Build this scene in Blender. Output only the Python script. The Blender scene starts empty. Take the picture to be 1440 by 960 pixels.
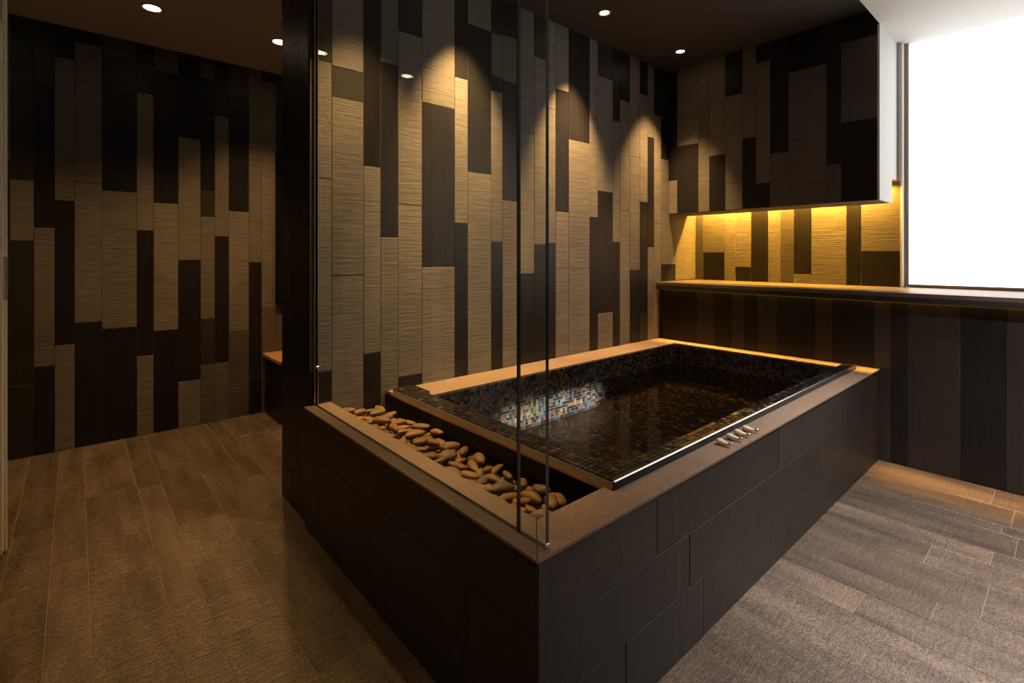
import bpy, math, random
import numpy as np
from mathutils import Vector, Matrix

random.seed(7)
rng = np.random.default_rng(7)
scene = bpy.context.scene
COL = scene.collection
R = math.radians

# ---------------------------------------------------------------- camera
cam_d = bpy.data.cameras.new('camera')
cam_d.sensor_width = 36.0
cam_d.lens = 36.0 * 700.9 / 1440.0
cam_d.shift_y = -(480.0 - 359.5) / 1440.0
cam_d.clip_start = 0.02
cam = bpy.data.objects.new('camera', cam_d)
COL.objects.link(cam)
cam.location = (0.0, 0.0, 1.2)
cam.rotation_euler = (R(90), 0, R(48.79 - 90.0))
scene.camera = cam

# ---------------------------------------------------------------- world, exposure
world = bpy.data.worlds.new('world')
scene.world = world
world.use_nodes = True
bg = world.node_tree.nodes['Background']
bg.inputs['Color'].default_value = (1.0, 0.9, 0.8, 1)
bg.inputs['Strength'].default_value = 0.02
vs = scene.view_settings
vs.view_transform = 'Standard'
vs.look = 'None'
vs.gamma = 1.0
vs.use_curve_mapping = False
vs.exposure = 0.0

WARM = (1.0, 0.59, 0.22)
AMBER = (1.0, 0.50, 0.06)
WINDOW_STRENGTH = 2.7
BATH_SPOT_W = 330.0
HALL_SPOT_W = 55.0

# ---------------------------------------------------------------- helpers
def tag(o, label, cat=None, group=None, kind=None):
    o['label'] = label
    if cat: o['category'] = cat
    if group: o['group'] = group
    if kind: o['kind'] = kind
    return o

def link(name, me, mat=None, parent=None, loc=None):
    o = bpy.data.objects.new(name, me)
    COL.objects.link(o)
    if me is not None and mat is not None and not me.materials:
        me.materials.append(mat)
    if loc is not None: o.location = loc
    if parent is not None: o.parent = parent
    return o

def mesh(name, verts, faces, smooth=False):
    me = bpy.data.meshes.new(name)
    me.from_pydata([tuple(v) for v in verts], [], [tuple(f) for f in faces])
    me.validate(); me.update()
    if smooth:
        me.polygons.foreach_set('use_smooth', [True] * len(me.polygons))
    return me

class MB:
    def __init__(s): s.v = []; s.f = []
    def add(s, v, f):
        k = len(s.v); s.v += [tuple(p) for p in v]; s.f += [tuple(i + k for i in q) for q in f]; return s
    def box(s, x0, x1, y0, y1, z0, z1):
        v = [(x, y, z) for z in (z0, z1) for y in (y0, y1) for x in (x0, x1)]
        return s.add(v, [(0, 2, 3, 1), (4, 5, 7, 6), (0, 1, 5, 4), (2, 6, 7, 3), (0, 4, 6, 2), (1, 3, 7, 5)])
    def bbox(s, x0, x1, y0, y1, z0, z1, b):
        # box with chamfered edges
        v = []; c = ((x0 + x1) / 2, (y0 + y1) / 2, (z0 + z1) / 2); h = ((x1 - x0) / 2, (y1 - y0) / 2, (z1 - z0) / 2)
        ids = {}
        for sx in (-1, 1):
            for sy in (-1, 1):
                for sz in (-1, 1):
                    sg = (sx, sy, sz)
                    for a in range(3):
                        p = [c[i] + sg[i] * (h[i] - (0 if i == a else b)) for i in range(3)]
                        ids[(sg, a)] = len(v); v.append(p)
        f = []
        for a in range(3):
            o1, o2 = [i for i in range(3) if i != a]
            for sa in (-1, 1):
                q = []
                for (s1, s2) in ((-1, -1), (1, -1), (1, 1), (-1, 1)):
                    sg = [0, 0, 0]; sg[a] = sa; sg[o1] = s1; sg[o2] = s2
                    q.append(ids[(tuple(sg), a)])
                f.append(q)
            for s1 in (-1, 1):
                for s2 in (-1, 1):
                    q = []
                    for (sa, which) in ((-1, o1), (1, o1), (1, o2), (-1, o2)):
                        sg = [0, 0, 0]; sg[a] = sa; sg[o1] = s1; sg[o2] = s2
                        q.append(ids[(tuple(sg), which)])
                    f.append(q)
        for sx in (-1, 1):
            for sy in (-1, 1):
                for sz in (-1, 1):
                    f.append([ids[((sx, sy, sz), a)] for a in range(3)])
        return s.add(v, f)
    def prism(s, poly, z0, z1):
        n = len(poly)
        v = [(x, y, z0) for x, y in poly] + [(x, y, z1) for x, y in poly]
        f = [tuple(range(n - 1, -1, -1)), tuple(range(n, 2 * n))]
        f += [(i, (i + 1) % n, n + (i + 1) % n, n + i) for i in range(n)]
        return s.add(v, f)
    def lathe(s, prof, n=32, c=(0, 0, 0)):
        k = len(prof); v = []; f = []
        for i in range(n):
            a = 2 * math.pi * i / n
            for r, z in prof: v.append((c[0] + r * math.cos(a), c[1] + r * math.sin(a), c[2] + z))
        for i in range(n):
            for j in range(k - 1):
                f.append((i * k + j, ((i + 1) % n) * k + j, ((i + 1) % n) * k + j + 1, i * k + j + 1))
        return s.add(v, f)
    def build(s, name, mat, parent=None, smooth=False, recalc=True):
        me = mesh(name, s.v, s.f, smooth)
        if recalc:
            import bmesh
            bm = bmesh.new(); bm.from_mesh(me); bmesh.ops.recalc_face_normals(bm, faces=bm.faces); bm.to_mesh(me); bm.free()
        return link(name, me, mat, parent)

def local_box(name, x0, x1, y0, y1, z0, z1, mat, parent=None, b=0.0):
    cx, cy, cz = (x0 + x1) / 2, (y0 + y1) / 2, (z0 + z1) / 2
    m = MB()
    if b > 0: m.bbox(x0 - cx, x1 - cx, y0 - cy, y1 - cy, z0 - cz, z1 - cz, b)
    else: m.box(x0 - cx, x1 - cx, y0 - cy, y1 - cy, z0 - cz, z1 - cz)
    o = m.build(name, mat, parent)
    o.location = (cx, cy, cz)
    return o

# ---------------------------------------------------------------- materials
def new_mat(name):
    m = bpy.data.materials.new(name); m.use_nodes = True
    nt = m.node_tree
    return m, nt, nt.nodes['Principled BSDF']

def N(nt, t, **kw):
    n = nt.nodes.new(t)
    for k, v in kw.items(): setattr(n, k, v)
    return n

def stone(name, col, rough=0.5, streak=(6, 6, 90), streak_amt=0.25, grain=260.0, grain_amt=0.25,
          bump=0.25, bump_dist=0.003, blotch=0.15, tint=0.14, spec=0.35, warp=0.0, smear=None):
    """Fired tile / stone: streaks, speckle, soft blotches and a shade of its own per piece."""
    m, nt, p = new_mat(name)
    L = nt.links
    geo = N(nt, 'ShaderNodeNewGeometry'); oi = N(nt, 'ShaderNodeObjectInfo')
    off = N(nt, 'ShaderNodeVectorMath', operation='SCALE'); off.inputs['Scale'].default_value = 7.0
    comb = N(nt, 'ShaderNodeCombineXYZ')
    for i in range(3): L.new(oi.outputs['Random'], comb.inputs[i])
    L.new(comb.outputs[0], off.inputs[0])
    pos = N(nt, 'ShaderNodeVectorMath', operation='ADD')
    L.new(geo.outputs['Position'], pos.inputs[0]); L.new(off.outputs[0], pos.inputs[1])
    mp = N(nt, 'ShaderNodeVectorMath', operation='MULTIPLY'); mp.inputs[1].default_value = streak
    L.new(pos.outputs[0], mp.inputs[0])
    n1 = N(nt, 'ShaderNodeTexNoise'); n1.inputs['Scale'].default_value = 1.0
    n1.inputs['Detail'].default_value = 3.0; n1.inputs['Distortion'].default_value = warp
    L.new(mp.outputs[0], n1.inputs['Vector'])
    n2 = N(nt, 'ShaderNodeTexNoise'); n2.inputs['Scale'].default_value = grain; n2.inputs['Detail'].default_value = 2.0
    L.new(pos.outputs[0], n2.inputs['Vector'])
    n3 = N(nt, 'ShaderNodeTexNoise'); n3.inputs['Scale'].default_value = 4.0; n3.inputs['Detail'].default_value = 4.0
    if smear:
        ms = N(nt, 'ShaderNodeVectorMath', operation='MULTIPLY'); ms.inputs[1].default_value = smear
        L.new(pos.outputs[0], ms.inputs[0]); L.new(ms.outputs[0], n3.inputs['Vector']); n3.inputs['Scale'].default_value = 1.0
    else:
        L.new(pos.outputs[0], n3.inputs['Vector'])
    def band(sock, amt):
        r = N(nt, 'ShaderNodeMapRange'); r.inputs['From Min'].default_value = 0.25; r.inputs['From Max'].default_value = 0.75
        r.inputs['To Min'].default_value = 1 - amt; r.inputs['To Max'].default_value = 1 + amt
        L.new(sock, r.inputs['Value']); return r.outputs[0]
    a, b, c = band(n1.outputs['Fac'], streak_amt), band(n2.outputs['Fac'], grain_amt), band(n3.outputs['Fac'], blotch)
    r = N(nt, 'ShaderNodeMapRange'); r.inputs['To Min'].default_value = 1 - tint; r.inputs['To Max'].default_value = 1 + tint
    L.new(oi.outputs['Random'], r.inputs['Value'])
    def mul(x, y):
        k = N(nt, 'ShaderNodeMath', operation='MULTIPLY'); L.new(x, k.inputs[0]); L.new(y, k.inputs[1]); return k.outputs[0]
    fac = mul(mul(a, b), mul(c, r.outputs[0]))
    sc = N(nt, 'ShaderNodeVectorMath', operation='SCALE'); sc.inputs[0].default_value = col
    L.new(fac, sc.inputs['Scale']); L.new(sc.outputs[0], p.inputs['Base Color'])
    add = N(nt, 'ShaderNodeMath', operation='MULTIPLY_ADD'); add.inputs[1].default_value = 0.5
    L.new(n2.outputs['Fac'], add.inputs[0]); L.new(n1.outputs['Fac'], add.inputs[2])
    bp = N(nt, 'ShaderNodeBump'); bp.inputs['Strength'].default_value = bump; bp.inputs['Distance'].default_value = bump_dist
    L.new(add.outputs[0], bp.inputs['Height']); L.new(bp.outputs[0], p.inputs['Normal'])
    p.inputs['Roughness'].default_value = rough
    p.inputs['Specular IOR Level'].default_value = spec
    return m

def plain(name, col, rough=0.5, metal=0.0, spec=0.5, noise=0.06, scale=30.0):
    m, nt, p = new_mat(name)
    geo = N(nt, 'ShaderNodeNewGeometry'); n = N(nt, 'ShaderNodeTexNoise'); n.inputs['Scale'].default_value = scale
    nt.links.new(geo.outputs['Position'], n.inputs['Vector'])
    r = N(nt, 'ShaderNodeMapRange'); r.inputs['To Min'].default_value = 1 - noise; r.inputs['To Max'].default_value = 1 + noise
    nt.links.new(n.outputs['Fac'], r.inputs['Value'])
    s = N(nt, 'ShaderNodeVectorMath', operation='SCALE'); s.inputs[0].default_value = col
    nt.links.new(r.outputs[0], s.inputs['Scale']); nt.links.new(s.outputs[0], p.inputs['Base Color'])
    p.inputs['Roughness'].default_value = rough; p.inputs['Metallic'].default_value = metal
    p.inputs['Specular IOR Level'].default_value = spec
    return m

def emit(name, col, st):
    m = bpy.data.materials.new(name); m.use_nodes = True; nt = m.node_tree; nt.nodes.clear()
    e = N(nt, 'ShaderNodeEmission'); e.inputs['Color'].default_value = (*col, 1); e.inputs['Strength'].default_value = st
    o = N(nt, 'ShaderNodeOutputMaterial'); nt.links.new(e.outputs[0], o.inputs['Surface'])
    return m

def thin_clear(name, tint, ior=1.45, rough=0.0, bump=0.0, gain=1.0):
    """Clear sheet: passes tinted light straight through, reflects by Fresnel."""
    m = bpy.data.materials.new(name); m.use_nodes = True; nt = m.node_tree; nt.nodes.clear(); L = nt.links
    t = N(nt, 'ShaderNodeBsdfTransparent'); t.inputs['Color'].default_value = (*tint, 1)
    g = N(nt, 'ShaderNodeBsdfGlossy'); g.inputs['Roughness'].default_value = rough; g.inputs['Color'].default_value = (gain, gain, gain, 1)
    f0 = ((ior - 1) / (ior + 1)) ** 2
    geo0 = N(nt, 'ShaderNodeNewGeometry'); dot = N(nt, 'ShaderNodeVectorMath', operation='DOT_PRODUCT')
    L.new(geo0.outputs['Incoming'], dot.inputs[0]); L.new(geo0.outputs['Normal'], dot.inputs[1])
    ab = N(nt, 'ShaderNodeMath', operation='ABSOLUTE'); L.new(dot.outputs['Value'], ab.inputs[0])
    om = N(nt, 'ShaderNodeMath', operation='SUBTRACT'); om.inputs[0].default_value = 1.0; L.new(ab.outputs[0], om.inputs[1])
    pw = N(nt, 'ShaderNodeMath', operation='POWER'); L.new(om.outputs[0], pw.inputs[0]); pw.inputs[1].default_value = 5.0
    fr = N(nt, 'ShaderNodeMath', operation='MULTIPLY_ADD'); L.new(pw.outputs[0], fr.inputs[0]); fr.inputs[1].default_value = 1 - f0; fr.inputs[2].default_value = f0
    mx = N(nt, 'ShaderNodeMixShader'); o = N(nt, 'ShaderNodeOutputMaterial')
    L.new(fr.outputs[0], mx.inputs[0]); L.new(t.outputs[0], mx.inputs[1]); L.new(g.outputs[0], mx.inputs[2]); L.new(mx.outputs[0], o.inputs['Surface'])
    if bump > 0:
        geo = N(nt, 'ShaderNodeNewGeometry'); n = N(nt, 'ShaderNodeTexNoise'); n.inputs['Scale'].default_value = 5.0
        L.new(geo.outputs['Position'], n.inputs['Vector'])
        b = N(nt, 'ShaderNodeBump'); b.inputs['Strength'].default_value = bump; b.inputs['Distance'].default_value = 0.01
        L.new(n.outputs['Fac'], b.inputs['Height']); L.new(b.outputs[0], g.inputs['Normal'])
    return m

TILE = {
    'L': stone('taupe_rippled_tile', (0.160, 0.141, 0.122), 0.55, (7, 7, 110), 0.22, 240, 0.18, 0.45, 0.004, warp=0.4),
    'M': stone('grey_brown_tile', (0.095, 0.083, 0.074), 0.5, (7, 7, 110), 0.22, 240, 0.18, 0.35, 0.003, warp=0.4),
    'B': stone('dark_brown_tile', (0.031, 0.026, 0.022), 0.45, (60, 60, 4), 0.18, 240, 0.15, 0.2, 0.002),
    'D': stone('near_black_tile', (0.0165, 0.0145, 0.0140), 0.4, (60, 60, 4), 0.22, 240, 0.15, 0.2, 0.002, spec=0.25),
}
M_FLOOR = stone('brown_floor_tile', (0.120, 0.088, 0.065), 0.36, (16, 90, 40), 0.20, 170, 0.60, 0.5, 0.004, 0.42, 0.20, spec=0.55, warp=0.8, smear=(15, 2.4, 4))
M_TUBTILE = stone('charcoal_tub_tile', (0.034, 0.028, 0.025), 0.5, (40, 40, 6), 0.12, 220, 0.3, 0.3, 0.003, 0.15, 0.12)
M_RIM = stone('flamed_brown_granite', (0.235, 0.165, 0.118), 0.55, (40, 40, 40), 0.10, 330, 0.45, 0.45, 0.003, 0.12, 0.05)
M_GROUT = plain('brown_grout', (0.10, 0.082, 0.062), 0.85)
M_GROUTF = plain('floor_grout', (0.25, 0.175, 0.115), 0.85)
M_WHITE = plain('white_paint', (0.60, 0.59, 0.565), 0.7, noise=0.02)
M_CEIL_DARK = plain('charcoal_paint', (0.045, 0.042, 0.040), 0.75, noise=0.02)
M_COUNTER = stone('brown_counter_stone', (0.15, 0.118, 0.090), 0.38, (40, 40, 40), 0.10, 260, 0.25, 0.2, 0.002, 0.12, 0.08)
M_CHROME = plain('polished_steel', (0.80, 0.80, 0.81), 0.28, 1.0)
M_BRUSHED = plain('brushed_bronze', (0.55, 0.42, 0.30), 0.3, 1.0)
M_BLACK = plain('matt_black_liner', (0.006, 0.0055, 0.005), 0.8, spec=0.1)
M_TRIMDARK = plain('steel_edge_dark_reflection', (0.012, 0.013, 0.018), 0.25, spec=0.3)  # polished edge's dark reflection put into the base colour
M_GLASS = thin_clear('clear_glass', (0.93, 0.95, 0.93), 1.45, gain=0.5)
M_GLASSEDGE = plain('green_glass_edge', (0.012, 0.022, 0.017), 0.15)
M_WATER = thin_clear('tub_water', (0.82, 0.74, 0.60), 1.33, 0.03, 0.06, gain=0.5)
M_WOOD = stone('orange_bench_wood', (0.42, 0.22, 0.085), 0.4, (5, 60, 60), 0.2, 120, 0.08, 0.1, 0.001)
M_NAVY = plain('dark_navy_glass', (0.006, 0.008, 0.016), 0.08)
M_CREAM = plain('cream_frame_paint', (0.85, 0.73, 0.54), 0.4, noise=0.03)
M_DOORWOOD = stone('honey_door_veneer', (0.45, 0.29, 0.14), 0.4, (40, 40, 3), 0.2, 120, 0.06, 0.1, 0.001)
M_IVORY = plain('ivory_ceramic', (0.85, 0.69, 0.50), 0.25, noise=0.04)
M_FRAME = plain('window_frame_bronze', (0.30, 0.25, 0.20), 0.4, 0.3)
M_TRIM = plain('downlight_trim', (0.32, 0.27, 0.21), 0.35, 0.6)
M_REFL = plain('downlight_reflector', (0.80, 0.66, 0.46), 0.25, 0.8)
M_LENS = emit('downlight_lens', (1.0, 0.80, 0.52), 14.0)
M_LED = emit('amber_led', AMBER, 6.0)
M_WINDOW = emit('daylit_frosted_pane', (1.0, 0.985, 0.96), WINDOW_STRENGTH)

# ---------------------------------------------------------------- room shell
ZC = 2.62            # ceiling of the room
ZB = 2.72            # raised ceiling over the bath
XR = 3.56            # tiled face under the counter
XN = 4.14            # back of the niche
YB = 2.255           # tiled face behind the bath
YL = 4.14            # far tiled wall
Y0 = -2.4            # wall behind the camera
TT = 0.004           # tile thickness

floor = tag(MB().box(-1.6, 4.4, Y0, 4.3, -0.12, -0.002).build('floor', M_GROUTF), 'brown stone plank floor running under the bath', kind='structure')
wall_left = tag(MB().box(-1.6, 4.4, YL + TT, YL + TT + 0.12, -0.012, ZC).build('wall_left', M_GROUT), 'far wall clad in taupe and black vertical tiles', kind='structure')
wall_back = tag(MB().box(0.78 + TT, 4.4, YB + TT, 2.65, -0.012, ZB).build('wall_back', M_GROUT), 'partition behind the bath clad in rippled taupe and black tiles', kind='structure')
m = MB().box(XR + TT, 4.4, Y0, YB + TT, -0.012, 0.955)
wall_right = tag(m.build('wall_right', M_GROUT), 'low tiled wall carrying the long counter', kind='structure')
m = MB().box(XN + TT, 4.4, 0.79, YB + TT, 0.955, ZB + 0.1)
wall_niche = tag(m.build('wall_niche', M_WHITE), 'lit back wall of the niche above the counter', kind='structure')
m = MB().box(XN + TT, 4.4, Y0, -1.9, 0.955, ZC)
tag(m.build('wall_right', M_WHITE), 'white pier beyond the window', kind='structure')
tag(MB().box(-1.6, 4.4, Y0 - 0.12, Y0, -0.012, ZC).build('wall_rear', plain('taupe_wall_paint', (0.20, 0.17, 0.14), 0.7)), 'plain taupe wall facing the bath', kind='structure')
tag(MB().box(-1.72, -1.6, Y0 - 0.12, 4.3, -0.012, ZC).build('wall_side', plain('taupe_wall_paint', (0.20, 0.17, 0.14), 0.7)), 'plain taupe side wall beyond the door', kind='structure')
m = MB()
m.box(-1.72, 0.83, Y0 - 0.12, 4.3, ZC, ZB + 0.1)
m.box(0.83, 4.4, Y0 - 0.12, 0.812, ZC, ZB + 0.1)
m.box(0.83, 4.4, 2.65, 4.3, ZC, ZB + 0.1)
ceiling = tag(m.build('ceiling', M_WHITE), 'white painted room ceiling beside the raised bath ceiling', kind='structure')
tag(MB().box(0.83, 4.4, 0.812, 2.65, ZB, ZB + 0.1).build('ceiling', M_CEIL_DARK), 'dark raised ceiling over the bath', kind='structure')

# ---- tiled faces, measured columns: (start, end, [(kind, lower end), ...])
LEFT = [
  (-0.289, -0.188, [('B', 2.55), ('D', 2.3), ('B', 1.65), ('L', 1.29), ('B', 0.43), ('B', 0.0)]),
  (-0.188, -0.096, [('B', 2.25), ('D', 1.37), ('L', 0.53), ('D', 0.0)]),
  (-0.096, -0.004, [('D', 2.42), ('L', 1.54), ('D', 0.65), ('L', 0.0)]),
  (-0.004, 0.128, [('D', 2.54), ('L', 1.66), ('L', 0.78), ('D', 0.0)]),
  (0.128, 0.307, [('M', 2.5), ('D', 1.62), ('L', 0.73), ('D', 0.0)]),
  (0.307, 0.398, [('D', 2.29), ('L', 1.37), ('D', 0.53), ('L', 0.0)]),
  (0.398, 0.538, [('M', 2.46), ('D', 1.56), ('L', 0.69), ('D', 0.0)]),
  (0.538, 0.672, [('D', 2.03), ('L', 1.17), ('D', 0.32), ('L', 0.0)]),
  (0.672, 0.760, [('M', 2.47), ('D', 1.67), ('B', 1.48), ('L', 0.75), ('B', 0.42), ('M', 0.0)]),
  (0.760, 0.851, [('D', 2.22), ('L', 1.34), ('D', 0.42), ('M', 0.0)]),
  (0.851, 0.985, [('M', 2.39), ('D', 1.53), ('L', 0.64), ('M', 0.0)]),
  (0.985, 1.074, [('L', 2.02), ('L', 1.15), ('D', 0.28), ('D', 0.0)]),
  (1.074, 1.177, [('B', 2.54), ('L', 1.67), ('L', 0.8), ('M', 0.0)]),
  (1.177, 1.293, [('M', 2.4), ('B', 2.0), ('L', 0.83), ('M', 0.0)]),
]
BACK = [
  (0.782, 0.881, [('B', 2.08), ('L', 1.55), ('L', 0.68), ('D', 0.3)]),
  (0.881, 1.034, [('L', 2.07), ('B', 1.93), ('L', 1.11), ('L', 0.3)]),
  (1.034, 1.122, [('D', 2.5), ('D', 1.63), ('L', 0.73), ('D', 0.3)]),
  (1.122, 1.217, [('M', 2.15), ('D', 1.29), ('L', 0.42), ('L', 0.3)]),
  (1.217, 1.355, [('D', 2.33), ('L', 1.46), ('L', 0.59), ('D', 0.3)]),
  (1.355, 1.560, [('L', 2.0), ('D', 1.14), ('L', 0.3)]),
  (1.560, 1.648, [('D', 2.18), ('L', 1.38), ('D', 0.51), ('D', 0.3)]),
  (1.648, 1.816, [('L', 2.5), ('D', 1.67), ('L', 0.8), ('L', 0.3)]),
  (1.816, 1.902, [('D', 2.5), ('M', 2.25), ('D', 2.16), ('L', 1.28), ('D', 0.41), ('D', 0.3)]),
  (1.902, 2.027, [('D', 2.51), ('M', 2.24), ('D', 1.53), ('L', 0.66), ('L', 0.3)]),
  (2.027, 2.161, [('L', 1.96), ('L', 1.09), ('D', 0.3)]),
  (2.161, 2.278, [('D', 2.45), ('L', 1.27), ('D', 0.4), ('D', 0.3)]),
  (2.278, 2.354, [('L', 2.15), ('L', 1.28), ('D', 0.41), ('D', 0.3)]),
  (2.354, 2.480, [('L', 2.29), ('D', 1.49), ('L', 0.62), ('L', 0.3)]),
  (2.480, 2.695, [('D', 1.98), ('L', 1.11), ('L', 0.3)]),
  (2.695, 2.785, [('L', 2.34), ('L', 1.47), ('D', 0.6), ('D', 0.3)]),
  (2.785, 2.956, [('B', 2.48), ('L', 1.66), ('D', 0.79), ('L', 0.3)]),
  (2.956, 3.041, [('D', 2.19), ('L', 1.3), ('D', 0.43), ('D', 0.3)]),
  (3.041, 3.165, [('D', 2.36), ('L', 1.54), ('L', 0.67), ('L', 0.3)]),
  (3.165, 3.295, [('L', 1.96), ('L', 1.09), ('D', 0.3)]),
  (3.295, 3.401, [('D', 2.46), ('L', 1.62), ('D', 0.75), ('B', 0.3)]),
  (3.401, 3.491, [('L', 2.14), ('D', 1.27), ('L', 0.4), ('L', 0.3)]),
  (3.491, 3.593, [('D', 2.33), ('L', 1.46), ('L', 0.3)]),
  (3.593, 3.810, [('D', 1.99), ('L', 1.13), ('D', 0.995)]),
  (3.810, 4.138, [('L', 1.86), ('L', 0.995)]),
]
CAB = [
  (2.255, 2.177, [('D', 1.82), ('L', 1.545)]),
  (2.177, 1.992, [('L', 2.09), ('D', 1.545)]),
  (1.992, 1.901, [('L', 2.41), ('L', 1.545)]),
  (1.901, 1.776, [('L', 1.97), ('D', 1.545)]),
  (1.776, 1.647, [('D', 2.4), ('L', 1.545)]),
  (1.647, 1.549, [('L', 2.06), ('D', 1.545)]),
  (1.549, 1.452, [('D', 2.59), ('L', 1.72), ('D', 1.545)]),
  (1.452, 1.330, [('D', 1.92), ('M', 1.545)]),
  (1.330, 1.100, [('D', 2.46), ('M', 1.545)]),
  (1.100, 1.016, [('D', 1.79), ('M', 1.545)]),
  (1.016, 0.812, [('D', 2.56), ('M', 2.05), ('D', 1.545)]),
]
NICHE = [
  (2.253, 2.182, [('M', 0.99)]), (2.182, 1.994, [('L', 1.23), ('D', 0.99)]), (1.994, 1.900, [('L', 0.99)]),
  (1.900, 1.772, [('L', 1.11), ('D', 0.99)]), (1.772, 1.639, [('D', 0.99)]), (1.639, 1.544, [('L', 0.99)]),
  (1.544, 1.452, [('M', 0.99)]), (1.452, 1.329, [('D', 1.06), ('L', 0.99)]), (1.329, 1.105, [('L', 0.99)]),
  (1.105, 1.015, [('D', 0.99)]), (1.015, 0.795, [('L', 1.23), ('D', 0.99)]),
]
LOWER_Y = [2.254, 1.931, 1.793, 1.662, 1.569, 1.481, 1.35, 1.124, 1.027, 0.809, 0.728, 0.645, 0.427, 0.245, 0.03, -0.06, -0.28]
LOWER_K = 'DBDBDBDBDBDBDBDB'

G = 0.0011   # half joint
def tiles(cols, plane, face, top, parent):
    """One chamfered tile per measured piece; plane 'y' faces -Y at y=face, plane 'x' faces -X at x=face."""
    for a, b, segs in cols:
        lo, hi = min(a, b), max(a, b)
        z1 = top
        for k, z0 in segs:
            if z1 - z0 > 0.012:
                d = random.uniform(0.0, 0.0014)
                if plane == 'y':
                    local_box('tile', lo + G, hi - G, face + d, face + TT, z0 + G, z1 - G, TILE[k], parent, 0.0012)
                else:
                    local_box('tile', face + d, face + TT, lo + G, hi - G, z0 + G, z1 - G, TILE[k], parent, 0.0012)
            z1 = z0

tiles(LEFT, 'y', YL, ZC, wall_left)
extra = []
x = 1.293
while x < 2.2:
    w = random.choice([0.09, 0.134, 0.21]); z = ZC; segs = []
    while z > 0.02:
        z = max(0.0, z - random.choice([0.45, 0.87, 0.87])); segs.append((random.choice('LLDM'), z))
    extra.append((x, x + w, segs)); x += w
x = -0.289
while x > -1.3:
    w = random.choice([0.09, 0.134, 0.21]); z = ZC; segs = []
    while z > 0.02:
        z = max(0.0, z - random.choice([0.45, 0.87, 0.87])); segs.append((random.choice('LLDB'), z))
    extra.append((x - w, x, segs)); x -= w
tiles(extra, 'y', YL, ZC, wall_left)
tiles(BACK, 'y', YB, ZB, wall_back)
# end of the partition: dark tiles flush with the side of the bath
for y0, y1, segs in ((2.268, 2.40, [('D', 1.75), ('D', 0.88), ('D', 0.0)]), (2.40, 2.49, [('D', 2.2), ('D', 1.33), ('D', 0.46), ('D', 0.0)]), (2.49, 2.648, [('D', 1.9), ('D', 1.03), ('D', 0.16), ('D', 0.0)])):
    tiles([(y0, y1, segs)], 'x', 0.78, ZC, wall_back)
tiles(NICHE, 'x', XN, 1.70, wall_niche)
tiles([(LOWER_Y[i], LOWER_Y[i + 1], [(LOWER_K[i], 0.0)]) for i in range(len(LOWER_K))], 'x', XR, 0.93, wall_right)

# ---- floor planks: columns along Y, butt joints measured where seen
FX = [-1.2, -0.99, -0.78, -0.69, -0.48, -0.34, -0.203, -0.072, 0.037, 0.241, 0.342, 0.522, 0.70, 0.792, 1.00, 1.13, 1.22, 1.44, 1.61, 1.712, 1.965, 2.117, 2.248, 2.495, 2.674, 2.80, 3.01, 3.10, 3.33, XR + 0.01]
FJ = {6: [2.993, 2.479, 1.6], 7: [3.492, 2.62, 1.75], 8: [3.25, 2.38, 1.51], 9: [3.678, 3.202, 2.042, 1.733], 10: [3.424, 2.642, 1.77], 11: [3.19, 2.317, 1.45], 12: [2.98, 1.638, 1.289]}
for i in range(len(FX) - 1):
    x0, x1 = FX[i], FX[i + 1]
    js = FJ.get(i)
    if js is None:
        y = 4.14 - random.uniform(0.1, 0.8); js = []
        while y > -0.5: js.append(y); y -= 0.87
    else:
        js = list(js)
        while js[-1] > -0.4: js.append(js[-1] - 0.87)
    ys = [4.14] + js + [-0.6]
    for y1, y0 in zip(ys[:-1], ys[1:]):
        if y1 - y0 < 0.01: continue
        spans = [(y0, y1)]
        if x0 > 0.76:           # cut round the bath and the partition
            spans = []
            if y0 < 0.80: spans.append((y0, min(y1, 0.80)))
            if y1 > 2.652: spans.append((max(y0, 2.652), y1))
        for s0, s1 in spans:
            if s1 - s0 > 0.015 and not (x0 > 2.2 and s0 > 2.6):
                d = random.uniform(0, 0.0008)
                local_box('plank', x0 + G, x1 - G, s0 + G, s1 - G, -0.0035, -d, M_FLOOR, floor, 0.0012)
local_box('plank', 0.70 + G, XR, Y0, -0.6, -0.0035, -0.0005, M_FLOOR, floor, 0.001)
local_box('plank', -1.6, 0.70, Y0, -0.6, -0.0035, -0.0005, M_FLOOR, floor, 0.001)

# ---------------------------------------------------------------- window and counter
w = tag(bpy.data.objects.new('window_1', None), 'large frosted daylight window above the counter', kind='structure'); COL.objects.link(w)
w.location = (4.2, -0.55, 0.99)
def wbox(name, x0, x1, y0, y1, z0, z1, mat):
    o = local_box(name, x0, x1, y0, y1, z0, z1, mat, w)
    o.location = Vector(o.location) - Vector(w.location)
    return o
wbox('pane', 4.205, 4.215, -1.86, 0.76, 1.01, ZC - 0.004, M_WINDOW)
wbox('window_frame', 4.19, 4.24, 0.76, 0.789, 0.995, ZC, M_FRAME)
wbox('window_frame', 4.19, 4.24, -1.9, -1.86, 0.995, ZC, M_FRAME)
wbox('window_frame', 4.19, 4.24, -1.86, 0.76, 0.995, 1.01, M_FRAME)
wbox('jamb_strip', 4.135, 4.19, 0.783, 0.794, 0.992, ZC, M_WHITE)

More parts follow.
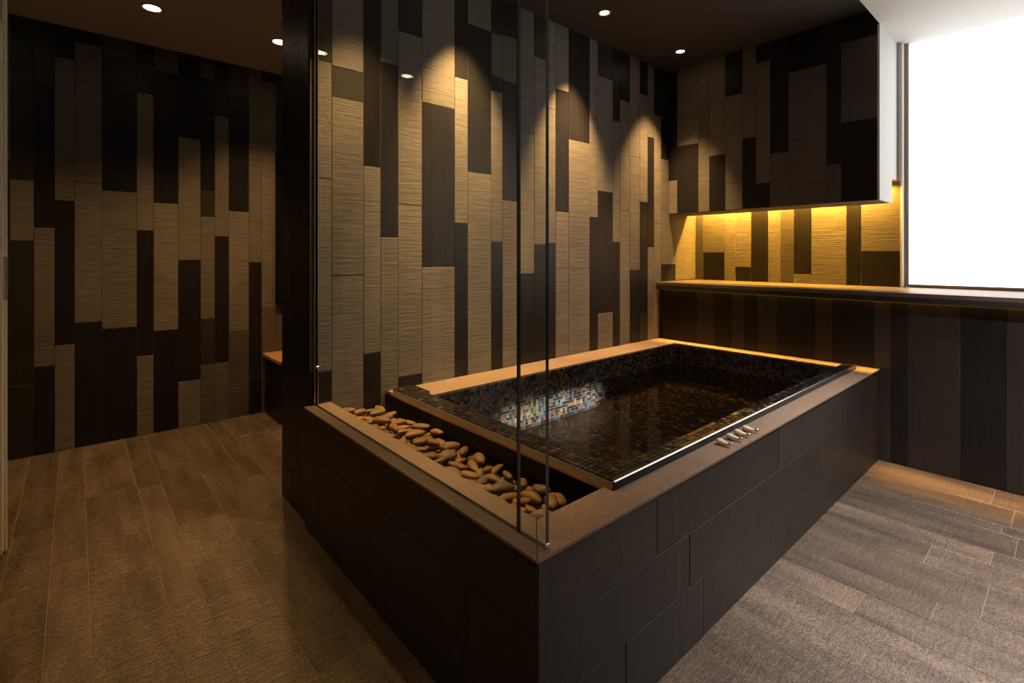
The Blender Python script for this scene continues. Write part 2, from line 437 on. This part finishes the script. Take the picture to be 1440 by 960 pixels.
ct = tag(bpy.data.objects.new('counter', None), 'long brown stone counter running along the tiled low wall', 'counter'); COL.objects.link(ct)
ct.location = (3.8, 0.0, 0.955)
def child_box(par, name, x0, x1, y0, y1, z0, z1, mat, b=0.0):
    o = local_box(name, x0, x1, y0, y1, z0, z1, mat, par, b)
    o.location = Vector(o.location) - Vector(par.location)
    return o
yy = [YB - 0.002, 1.55, 0.795, -0.35, -1.35, Y0]
for i in range(5):
    child_box(ct, 'counter_slab', 3.515, XN if i < 2 else 4.24, yy[i + 1] + 0.0008, yy[i] - 0.0008, 0.965, 0.99, M_COUNTER, 0.002)
child_box(ct, 'counter_apron', 3.515, 3.53, Y0, YB - 0.003, 0.935, 0.9645, M_TUBTILE, 0.001)

# ---------------------------------------------------------------- tiled overhead cabinet with cove light
cb = tag(bpy.data.objects.new('overhead_cabinet', None), 'tile clad overhead cabinet above the amber lit niche', 'cabinet'); COL.objects.link(cb)
cb.location = (3.9, 1.5, 1.543)
XC = 3.70
child_box(cb, 'cabinet_body', XC + TT, 4.0, 0.824, YB - 0.001, 1.543, ZB, M_GROUT)
child_box(cb, 'cabinet_body', 4.0, XN + TT - 0.001, 0.824, YB - 0.001, 1.705, ZB, M_WHITE)
child_box(cb, 'end_panel', XC, 4.0, 0.812, 0.8235, 1.543, ZC, M_WHITE)
child_box(cb, 'end_panel', 4.0, XN + TT - 0.001, 0.812, 0.8235, 1.705, ZC, M_WHITE)
before = set(COL.objects)
tiles(CAB, 'x', XC, ZB, cb)
for o in set(COL.objects) - before:
    o.location = Vector(o.location) - Vector(cb.location)

def strip_light(name, label, x, y0, y1, z, power, spread, width, tilt=0.0):
    t = tag(bpy.data.objects.new(name, None), label, 'light strip'); COL.objects.link(t)
    t.location = (x, (y0 + y1) / 2, z)
    child_box(t, 'channel', x - width * .8, x + width * .8, y0, y1, z, z + 0.006, M_BRUSHED)
    child_box(t, 'diffuser', x - width / 2, x + width / 2, y0 + .01, y1 - .01, z - 0.003, z, M_LED)
    ld = bpy.data.lights.new(name, 'AREA'); ld.shape = 'RECTANGLE'; ld.size = width; ld.size_y = (y1 - y0) - .02
    ld.energy = power; ld.color = AMBER; ld.spread = R(spread)
    lo = bpy.data.objects.new('glow', ld); COL.objects.link(lo); lo.parent = t; lo.location = (0, 0, -0.006)
    lo.rotation_euler = (0, tilt, 0)
    return t
strip_light('light_strip', 'amber light strip hidden behind the overhead cabinet', 4.085, 0.83, YB - 0.02, 1.695, 48.0, 150, 0.02)
strip_light('light_strip', 'amber light strip tucked under the counter edge', 3.544, -1.2, YB - 0.02, 0.956, 7.5, 32, 0.012, R(10))

# ---------------------------------------------------------------- bath surround
ts = tag(bpy.data.objects.new('bath_surround', None), 'raised bath surround of charcoal tiles with brown granite rim', 'bath surround'); COL.objects.link(ts)
ZR = 0.535
MB().box(0.7655, 0.878, 0.7885, YB - 0.001, 0, 0.526).build('core_wall', M_GROUT, ts)
MB().box(0.878, XR - 0.001, 0.7885, 0.871, 0, 0.526).build('core_wall', M_GROUT, ts)
MB().box(0.878, 1.145, 0.871, 0.905, 0, 0.526).build('core_wall', M_GROUT, ts)
MB().box(3.462, XR - 0.001, 0.871, YB - 0.001, 0, 0.526).build('core_wall', M_GROUT, ts)
MB().box(1.158, 3.462, 2.048, YB - 0.001, 0, 0.526).build('core_wall', M_GROUT, ts)
MB().box(0.879, 1.144, 0.906, YB - 0.002, 0.30, 0.415).build('trough_bed', M_BLACK, ts)
MB().box(1.1445, 1.1535, 0.873, YB - 0.002, 0.0, 0.527).build('trough_lining', M_BLACK, ts)
def rim(poly):
    o = MB().prism(poly, 0.5265, ZR).build('rim_stone', M_RIM, ts)
    bv = o.modifiers.new('bevel', 'BEVEL'); bv.width = 0.0012; bv.segments = 2; bv.limit_method = 'ANGLE'
    return o
rim([(0.7565, 0.780), (3.5585, 0.780), (3.459, 0.8715), (1.1440, 0.8715), (1.1440, 0.9055), (0.8765, 0.9055)])
rim([(0.756, 0.7815), (0.8755, 0.907), (0.8755, YB - 0.001), (0.756, YB - 0.001)])
rim([(1.272, 2.046), (3.442, 2.046), (3.556, YB - 0.001), (1.157, YB - 0.001), (1.157, 2.196), (1.272, 2.196)])
rim([(3.5585, 0.782), (3.5585, YB - 0.002), (3.4435, 2.045), (3.4435, 0.945), (3.460, 0.945), (3.460, 0.874)])
# charcoal cladding: three courses
rows = [(0.5260, 0.355), (0.355, 0.188), (0.188, 0.0)]
front_j = [[0.7645, 1.231, 2.082, 2.952, XR - 0.001], [0.7645, 1.407, 2.548, 3.217, XR - 0.001], [0.7645, 1.085, 1.491, 2.36, 3.23, XR - 0.001]]
left_j = [[0.797, 1.286, 1.90, YB + 0.01], [0.797, 1.05, 1.62, YB + 0.01], [0.797, 1.067, 1.50, 2.1, YB + 0.01]]
for (z1, z0), js in zip(rows, front_j):
    for a, b in zip(js[:-1], js[1:]):
        d = random.uniform(0, 0.001)
        local_box('tile', a + G, b - G, 0.785 + d, 0.7895, z0 + G, z1 - G, M_TUBTILE, ts, 0.0012)
for (z1, z0), js in zip(rows, left_j):
    for a, b in zip(js[:-1], js[1:]):
        d = random.uniform(0, 0.001)
        a2 = 0.7875 if a == 0.797 else a
        local_box('tile', 0.762 + d, 0.7665, a2 + G, b - G, z0 + G, z1 - G, M_TUBTILE, ts, 0.0012)

# ---------------------------------------------------------------- sunken bathtub with mosaic
tub = tag(bpy.data.objects.new('bathtub', None), 'sunken bathtub lined with dark iridescent mosaic and steel edge', 'bathtub'); COL.objects.link(tub)
BX0, BX1, BY0, BY1, BZ, LZ = 1.245, 3.440, 0.940, 2.042, 0.235, 0.556
M_SHELL = plain('mosaic_bed', (0.26, 0.22, 0.18), 0.6)
MB().box(1.1555, 3.4605, 0.8805, 2.0465, 0.12, BZ - 0.006).build('shell_wall', M_SHELL, tub)
MB().box(1.1555, BX0 - 0.006, 0.8805, 2.0465, BZ - 0.006, LZ - 0.005).build('shell_wall', M_SHELL, tub)
MB().box(BX0 - 0.006, 3.4595, 0.8805, BY0 - 0.006, BZ - 0.006, LZ - 0.005).build('shell_wall', M_SHELL, tub)
MB().box(BX0 - 0.006, 3.4415, BY1 + 0.004, 2.0475, BZ - 0.006, 0.5262).build('shell_wall', M_SHELL, tub)
MB().box(BX1 + 0.004, 3.4605, BY0 - 0.006, 2.0465, BZ - 0.006, 0.5262).build('shell_wall', M_SHELL, tub)
MB().box(1.1555, 1.271, 2.0465, 2.195, 0.3, LZ - 0.005).build('shell_wall', M_SHELL, tub)
et = MB().box(1.152, 3.462, 0.8725, 0.8800, ZR + 0.0005, LZ - 0.002).build('edge_trim', M_TRIMDARK, tub)
MB().bbox(1.150, 3.463, 0.8715, 0.8800, LZ - 0.0018, LZ + 0.004, 0.0024).build('edge_bead', M_CHROME, et)
MB().box(1.1370, 1.1553, 0.8805, 2.196, 0.5275, 0.5345).build('lip_trim', M_BRUSHED, tub)

def mosaic_mat():
    m, nt, p = new_mat('iridescent_glass_mosaic'); L = nt.links
    a = N(nt, 'ShaderNodeAttribute'); a.attribute_name = 'chip'
    L.new(a.outputs['Color'], p.inputs['Base Color'])
    p.inputs['Roughness'].default_value = 0.16
    p.inputs['Metallic'].default_value = 0.35
    p.inputs['Specular IOR Level'].default_value = 0.6
    return m
M_MOSAIC = mosaic_mat()
PAL = np.array([(0.020, 0.017, 0.016), (0.030, 0.024, 0.020), (0.045, 0.034, 0.024), (0.025, 0.026, 0.030), (0.016, 0.015, 0.016),
                (0.035, 0.105, 0.10), (0.13, 0.045, 0.045), (0.12, 0.085, 0.022), (0.055, 0.05, 0.11), (0.10, 0.10, 0.092)])
def mosaic(name, o, du, dv, nu, nv, pitch, opal):
    """nu x nv chips from corner o along unit vectors du, dv; chips stand 5 mm proud along du x dv."""
    o = np.array(o, float); du = np.array(du, float); dv = np.array(dv, float); n = np.cross(du, dv)
    pu, pv = pitch
    V = []; F = []; C = []
    for i in range(nu):
        for j in range(nv):
            c = o + du * (i + .5) * pu + dv * (j + .5) * pv
            hu, hv = pu * 0.455, pv * 0.455
            t1, t2 = rng.normal(0, 0.03, 2)
            k = len(V)
            for lev, sh in ((-0.004, 1.0), (0.0, 0.94)):
                for su, sv in ((-1, -1), (1, -1), (1, 1), (-1, 1)):
                    off = (su * t1 * hu + sv * t2 * hv) if lev == 0 else 0
                    V.append(c + du * su * hu * sh + dv * sv * hv * sh + n * (lev + off))
            F += [(k + 4, k + 5, k + 6, k + 7)] + [(k + q, k + (q + 1) % 4, k + 4 + (q + 1) % 4, k + 4 + q) for q in range(4)]
            pick = rng.integers(5, 10) if rng.random() < opal else rng.integers(0, 5)
            C.append(PAL[pick] * rng.uniform(0.7, 1.3))
    me = mesh(name, V, F)
    at = me.attributes.new('chip', 'FLOAT_COLOR', 'FACE')
    cc = np.ones((len(F), 4)); cc[:, :3] = np.repeat(np.array(C), 5, axis=0)
    at.data.foreach_set('color', cc.ravel())
    ob = link(name, me, M_MOSAIC, tub)
    ob['kind'] = 'stuff'
    return ob
P2 = 0.02
nx = int((BX1 - BX0) / P2); ny = int((BY1 - BY0) / P2); nzb = 16
px = (BX1 - BX0) / nx; py = (BY1 - BY0) / ny
mosaic('front_ledge_mosaic', (1.156, 0.8805, LZ), (1, 0, 0), (0, 1, 0), 115, 3, ((3.459 - 1.156) / 115, 0.0198), 0.10)
mosaic('side_ledge_mosaic', (1.156, 0.9400, LZ), (1, 0, 0), (0, 1, 0), 4, 55, ((BX0 - 1.156) / 4, (2.046 - 0.94) / 55), 0.10)
mosaic('corner_ledge_mosaic', (1.156, 2.046, LZ), (1, 0, 0), (0, 1, 0), 6, 7, (0.0192, 0.0213), 0.10)
hz = (0.5262 - BZ) / nzb
mosaic('back_wall_mosaic', (BX0, BY1, BZ), (1, 0, 0), (0, 0, 1), nx, nzb, (px, hz), 0.5)
mosaic('end_wall_mosaic', (BX1, BY1, BZ), (0, -1, 0), (0, 0, 1), ny, nzb, (py, hz), 0.5)
hz2 = (LZ - 0.004 - BZ) / 17
mosaic('front_wall_mosaic', (BX1, BY0, BZ), (-1, 0, 0), (0, 0, 1), nx, 17, (px, hz2), 0.25)
mosaic('near_wall_mosaic', (BX0, BY0, BZ), (0, 1, 0), (0, 0, 1), ny, 17, (py, hz2), 0.25)
mosaic('floor_mosaic', (BX0, BY0, BZ), (1, 0, 0), (0, 1, 0), nx, ny, (px, py), 0.12)

WZ = 0.392
wm = mesh('tub_water', [(BX0 + .001, BY0 + .001, WZ), (BX1 - .001, BY0 + .001, WZ), (BX1 - .001, BY1 - .001, WZ), (BX0 + .001, BY1 - .001, WZ)], [(0, 1, 2, 3)])
tag(link('tub_water', wm, M_WATER), 'still dark water filling the mosaic bathtub', 'water')

# added unseen light bar under water, brightens a patch of back wall mosaic
lp = tag(bpy.data.objects.new('underwater_fill', None), 'added underwater light bar brightening the mosaic on the back tub wall', 'lamp'); COL.objects.link(lp)
lp.location = (2.12, BY0 + 0.002, 0.300)
MB().bbox(-0.42, 0.42, 0.0, 0.012, -0.018, 0.018, 0.002).build('housing', M_CHROME, lp)
MB().box(-0.40, 0.40, 0.0122, 0.0135, -0.010, 0.010).build('lens', emit('underwater_fill_lens', (0.95, 0.97, 1.0), 2.0), lp)
ld = bpy.data.lights.new('underwater_fill', 'AREA'); ld.shape = 'RECTANGLE'; ld.size = 0.80; ld.size_y = 0.02; ld.energy = 3.6; ld.color = (0.95, 0.97, 1.0); ld.spread = R(12)
lo = bpy.data.objects.new('beam', ld); COL.objects.link(lo); lo.parent = lp; lo.location = (0, 0.016, 0); lo.rotation_euler = (R(90), 0, 0)

# ---------------------------------------------------------------- glass screen
gs = tag(bpy.data.objects.new('glass_screen', None), 'frameless clear glass screen standing on the granite rim', 'glass screen'); COL.objects.link(gs)
def pane(y0, y1):
    me_m = MB().box(0.802, 0.812, y0, y1, ZR + 0.001, ZC - 0.002)
    o = me_m.build('pane', M_GLASS, gs)
    o.data.materials.append(M_GLASSEDGE)
    for p_ in o.data.polygons:
        if abs(p_.normal.x) < 0.5: p_.material_index = 1
    return o
pane(0.800, 0.8955); pane(0.8985, 2.243)
MB().box(0.798, 0.816, 2.243, YB - 0.001, ZR + 0.0005, ZC - 0.002).build('wall_channel', M_BRUSHED, gs)
for y_, z_ in ((0.797, ZR), (2.225, 0.70)):
    MB().bbox(0.800, 0.814, y_, y_ + 0.008, z_ + 0.0005, z_ + 0.012, 0.002).build('clip', M_CHROME, gs)

# ---------------------------------------------------------------- pebbles in the trough
def pebble_mesh(i):
    import bmesh
    bm = bmesh.new(); bmesh.ops.create_icosphere(bm, subdivisions=3, radius=1.0)
    r = np.random.default_rng(100 + i); ph = r.uniform(0, 6.28, 6); am = r.uniform(0.03, 0.13, 6); bend = r.uniform(-0.28, 0.28)
    for v in bm.verts:
        d = v.co.copy()
        s = 1 + am[0] * math.sin(2.1 * d.x + ph[0]) + am[1] * math.sin(2.4 * d.y + ph[1]) + am[2] * math.sin(1.9 * d.z + ph[2]) + 0.5 * am[3] * math.sin(4 * d.x + 3 * d.y + ph[3])
        q = d * s
        q.y += bend * (q.x * q.x - 0.4)
        v.co = q
    xs = [v.co for v in bm.verts]
    for a in range(3):
        lo = min(p[a] for p in xs); hi = max(p[a] for p in xs)
        for p in xs: p[a] = (p[a] - lo) / (hi - lo) * 2 - 1
    me = bpy.data.meshes.new('river_pebble'); bm.to_mesh(me); bm.free()
    me.polygons.foreach_set('use_smooth', [True] * len(me.polygons))
    return me
PEB_M = [stone('river_pebble_%s' % n, c, 0.55, (30, 30, 30), 0.12, 200, 0.15, 0.12, 0.001, 0.2, 0.2) for n, c in
         (('tan', (0.27, 0.135, 0.052)), ('brown', (0.19, 0.098, 0.042)), ('umber', (0.21, 0.12, 0.052)), ('grey', (0.14, 0.095, 0.060)))]
base_meshes = [pebble_mesh(i) for i in range(10)]
pm = []
for i, me in enumerate(base_meshes):
    for k in range(2):
        c = me.copy(); c.materials.append(PEB_M[(i + k * 2) % 4]); pm.append(c)
TX0, TX1, TY0, TY1, TZ = 0.882, 1.142, 0.910, 2.248, 0.415
cell = 0.004
gx = int((TX1 - TX0) / cell); gy = int((TY1 - TY0) / cell)
Hm = np.full((gx, gy), TZ)
cxs = TX0 + (np.arange(gx) + .5) * cell; cys = TY0 + (np.arange(gy) + .5) * cell
placed = 0
for n in range(290):
    a = rng.uniform(0.023, 0.045); b = a * rng.uniform(0.38, 0.56); c = b * rng.uniform(0.62, 0.85)
    best = None
    for t in range(14):
        yaw = rng.uniform(0, math.pi)
        ex = math.hypot(a * math.cos(yaw), b * math.sin(yaw)); ey = math.hypot(a * math.sin(yaw), b * math.cos(yaw))
        x_ = rng.uniform(TX0 + ex, TX1 - ex); y_ = rng.uniform(TY0 + ey, TY1 - ey)
        i0, i1 = max(0, int((x_ - ex - TX0) / cell)), min(gx, int((x_ + ex - TX0) / cell) + 1)
        j0, j1 = max(0, int((y_ - ey - TY0) / cell)), min(gy, int((y_ + ey - TY0) / cell) + 1)
        X, Y = np.meshgrid(cxs[i0:i1] - x_, cys[j0:j1] - y_, indexing='ij')
        u = (X * math.cos(yaw) + Y * math.sin(yaw)) / a; v = (-X * math.sin(yaw) + Y * math.cos(yaw)) / b
        q = 1 - u * u - v * v; ok = q > 0
        if not ok.any(): continue
        half = np.sqrt(np.clip(q, 0, 1)) * c
        z_ = float(np.max((Hm[i0:i1, j0:j1] + half)[ok]))
        # pile leans against the outer rim and tails off towards the tub and the front
        cost = z_ - 0.020 * (TX1 - x_) / (TX1 - TX0) - 0.018 * (y_ - TY0) / (TY1 - TY0)
        if best is None or cost < best[0]:
            best = (cost, x_, y_, z_, yaw, i0, i1, j0, j1, half, ok)
    _, x_, y_, z_, yaw, i0, i1, j0, j1, half, ok = best
    if z_ + c > 0.545: continue
    sub = Hm[i0:i1, j0:j1]; sub[ok] = np.maximum(sub[ok], (z_ + half)[ok])
    o = link('river_pebble', pm[int(rng.integers(0, len(pm)))], None, None, (x_, y_, z_ - 0.0005))
    o.rotation_euler = (rng.normal(0, 0.05), rng.normal(0, 0.05), yaw); o.scale = (a, b, c)
    tag(o, 'smooth brown river pebble lying in the trough beside the tub', 'pebble', 'river pebbles in the trough')
    placed += 1

# ---------------------------------------------------------------- four control levers on the rim
def lever_mesh():
    prof = [(0.0, 0.001), (0.003, 0.0085), (0.010, 0.0125), (0.020, 0.0125), (0.032, 0.0095), (0.044, 0.0065), (0.050, 0.0060)]
    V = []; F = []; n = 14
    for s, r in prof:
        for i in range(n):
            a_ = 2 * math.pi * i / n
            V.append((r * math.cos(a_) * 1.0, -s, 0.008 + 0.55 * r + r * math.sin(a_) * 0.75 - 0.004 * math.sin(s / 0.05 * math.pi)))
    for j in range(len(prof) - 1):
        for i in range(n): F.append((j * n + i, j * n + (i + 1) % n, (j + 1) * n + (i + 1) % n, (j + 1) * n + i))
    F.append(tuple(range(n))); F.append(tuple(range(len(V) - 1, len(V) - n - 1, -1)))
    return mesh('handle', V, F, True)
LM = lever_mesh(); LM.materials.append(M_IVORY)
LF = MB().lathe([(0.0075, 0), (0.0075, 0.010), (0.0055, 0.012), (0.0005, 0.012)], 18)
LFm = mesh('foot', LF.v, LF.f, True); LFm.materials.append(M_CHROME)
LT = MB().lathe([(0.0062, 0.0), (0.0066, 0.008), (0.0045, 0.010), (0.0005, 0.010)], 16)
LTm = mesh('tip', LT.v, LT.f, True); LTm.materials.append(M_CHROME)
for i, x_ in enumerate((1.712, 1.785, 1.850, 1.912)):
    t = tag(bpy.data.objects.new('control_lever', None), ('ivory control lever on the granite rim, nearest the glass screen', 'ivory control lever on the rim, second from the glass screen', 'ivory control lever on the rim, third from the glass screen', 'ivory control lever on the rim, farthest from the glass screen')[i], 'tap lever', 'control levers on the bath rim'); COL.objects.link(t)
    t.location = (x_, 0.853, ZR); t.rotation_euler = (0, 0, R((-6, 4, -2, 8)[i]))
    hd = link('handle', LM, None, t)
    link('foot', LFm, None, t, (0, -0.022, 0.0))
    o = link('tip', LTm, None, hd, (0, -0.049, 0.0115)); o.rotation_euler = (R(90), 0, 0)

# ---------------------------------------------------------------- bench and dark panel at the far wall, door frame
bn = tag(bpy.data.objects.new('bench', None), 'low bench with orange wood top against the far tiled wall', 'bench'); COL.objects.link(bn)
bn.location = (1.7, 3.9, 0)
child_box(bn, 'bench_top', 1.078, 2.35, 3.71, YL - 0.001, 0.43, 0.455, M_WOOD, 0.002)
child_box(bn, 'bench_base', 1.10, 2.33, 3.74, YL - 0.001, 0.0, 0.4295, TILE['D'])
pn = tag(bpy.data.objects.new('wall_panel', None), 'tall dark blue glass panel hung on the far wall above the bench', 'panel'); COL.objects.link(pn)
pn.location = (1.5, YL, 0.83)
pf = child_box(pn, 'panel_frame', 1.172, 1.90, 4.112, YL - 0.0005, 0.83, 2.0, M_BLACK)
pg = child_box(pn, 'panel_glass', 1.180, 1.892, 4.108, 4.1118, 0.838, 1.992, M_NAVY); pg.parent = pf; pg.location = pg.location - pf.location

dr = tag(bpy.data.objects.new('door_1', None), 'cream framed door standing beside the far tiled wall', kind='structure'); COL.objects.link(dr)
dr.location = (-0.23, 2.2, 0)
child_box(dr, 'door_leaf', -0.250, -0.226, 1.55, 2.80, 0.02, 2.08, M_DOORWOOD)
st = child_box(dr, 'door_stile', -0.256, -0.217, 2.80, 2.86, 0.02, 2.11, M_CREAM, 0.003)
child_box(dr, 'door_rail', -0.256, -0.217, 1.55, 2.7995, 2.08, 2.11, M_CREAM, 0.003)
child_box(dr, 'door_jamb', -0.262, -0.210, 2.872, 2.905, 0.0, ZC - 0.001, M_CREAM, 0.003)
child_box(dr, 'transom', -0.256, -0.222, 1.55, 2.8715, 2.125, ZC - 0.001, M_DOORWOOD)
dh = child_box(dr, 'door_handle', -0.217, -0.206, 2.822, 2.842, 1.02, 1.20, M_CHROME, 0.003); dh.parent = st; dh.location = dh.location - st.location

# ---------------------------------------------------------------- recessed downlights, then added fill lights
def downlight(x, y, z, rad, power, cone, label, group, blend=0.5, soft=0.02, colour=WARM, tilt=0.0):
    t = tag(bpy.data.objects.new('downlight', None), label, 'downlight', group); COL.objects.link(t)
    t.location = (x, y, z)
    m = MB().lathe([(rad, -0.001), (rad + 0.010, -0.001), (rad + 0.010, -0.004), (rad, -0.004), (rad, -0.001)], 32)
    m.build('trim_ring', M_TRIM, t, True)
    m = MB().lathe([(rad, -0.0035), (rad * 0.97, -0.001), (rad * 0.86, -0.0008)], 32); rf = m.build('reflector', M_REFL, t, True)
    m = MB().lathe([(rad * 0.86, -0.0009), (0.0005, -0.0012)], 32); m.build('lens', M_LENS, rf)
    ld = bpy.data.lights.new('downlight', 'SPOT'); ld.energy = power; ld.color = colour
    ld.spot_size = R(cone); ld.spot_blend = blend; ld.shadow_soft_size = soft
    lo = bpy.data.objects.new('beam', ld); COL.objects.link(lo); lo.parent = t; lo.location = (0, 0, -0.02); lo.rotation_euler = (R(tilt), 0, 0)
    return t
for x_ in (1.00, 1.594, 2.49, 3.386):
    BL = {1.00: 'fourth bath ceiling downlight from the overhead cabinet, beside the glass screen', 1.594: 'third small bath ceiling downlight from the tiled overhead cabinet', 2.49: 'second small bath ceiling downlight from the tiled overhead cabinet', 3.386: 'small bath ceiling downlight next to the tiled overhead cabinet'}[x_]
    if x_ < 1.2: downlight(x_, 1.965, ZB, 0.033, BATH_SPOT_W * 0.75, 64, BL, 'bath downlights', 0.8)
    elif x_ > 3: downlight(x_, 1.965, ZB, 0.033, BATH_SPOT_W, 60, BL, 'bath downlights', 1.0, tilt=6)
    else: downlight(x_, 1.965, ZB, 0.033, BATH_SPOT_W * 1.15, 54, BL, 'bath downlights', 1.0, tilt=13)
for x_, p_ in ((-0.36, 0.6), (0.33, 1.0), (1.02, 1.6), (1.71, 0.8)):
    HL = {-0.36: 'round ceiling downlight behind the cream framed door', 0.33: 'round ceiling downlight over the open floor before the far wall', 1.02: 'round ceiling downlight beside the end of the dark partition', 1.71: 'round ceiling downlight above the wooden bench'}[x_]
    downlight(x_, 3.51, ZC, 0.048, HALL_SPOT_W * p_, 100 if x_ > 0.9 else 84, HL, 'far wall downlights', 1.0, colour=(1.0, 0.57, 0.21))
for x_, y_ in ((2.45, -0.15), (2.0, -1.1)):  # added ceiling lights out of view, brighten the floor beside the bath
    dl = downlight(x_, y_, ZC, 0.048, 430, 84, ('added ceiling fill light brightening the floor beside the bath' if y_ > -0.5 else 'added ceiling fill light near the plain rear wall'), 'added window side fill lights', 1.0)
    for c_ in dl.children:
        if c_.type == 'LIGHT': c_.data.color = (1.0, 0.92, 0.88)
downlight(0.0, 0.15, ZC, 0.048, 34, 100, 'added ceiling fill light over the floor in front of the door', None, 1.0)  # added fill light out of view, warms the bath side near its front corner
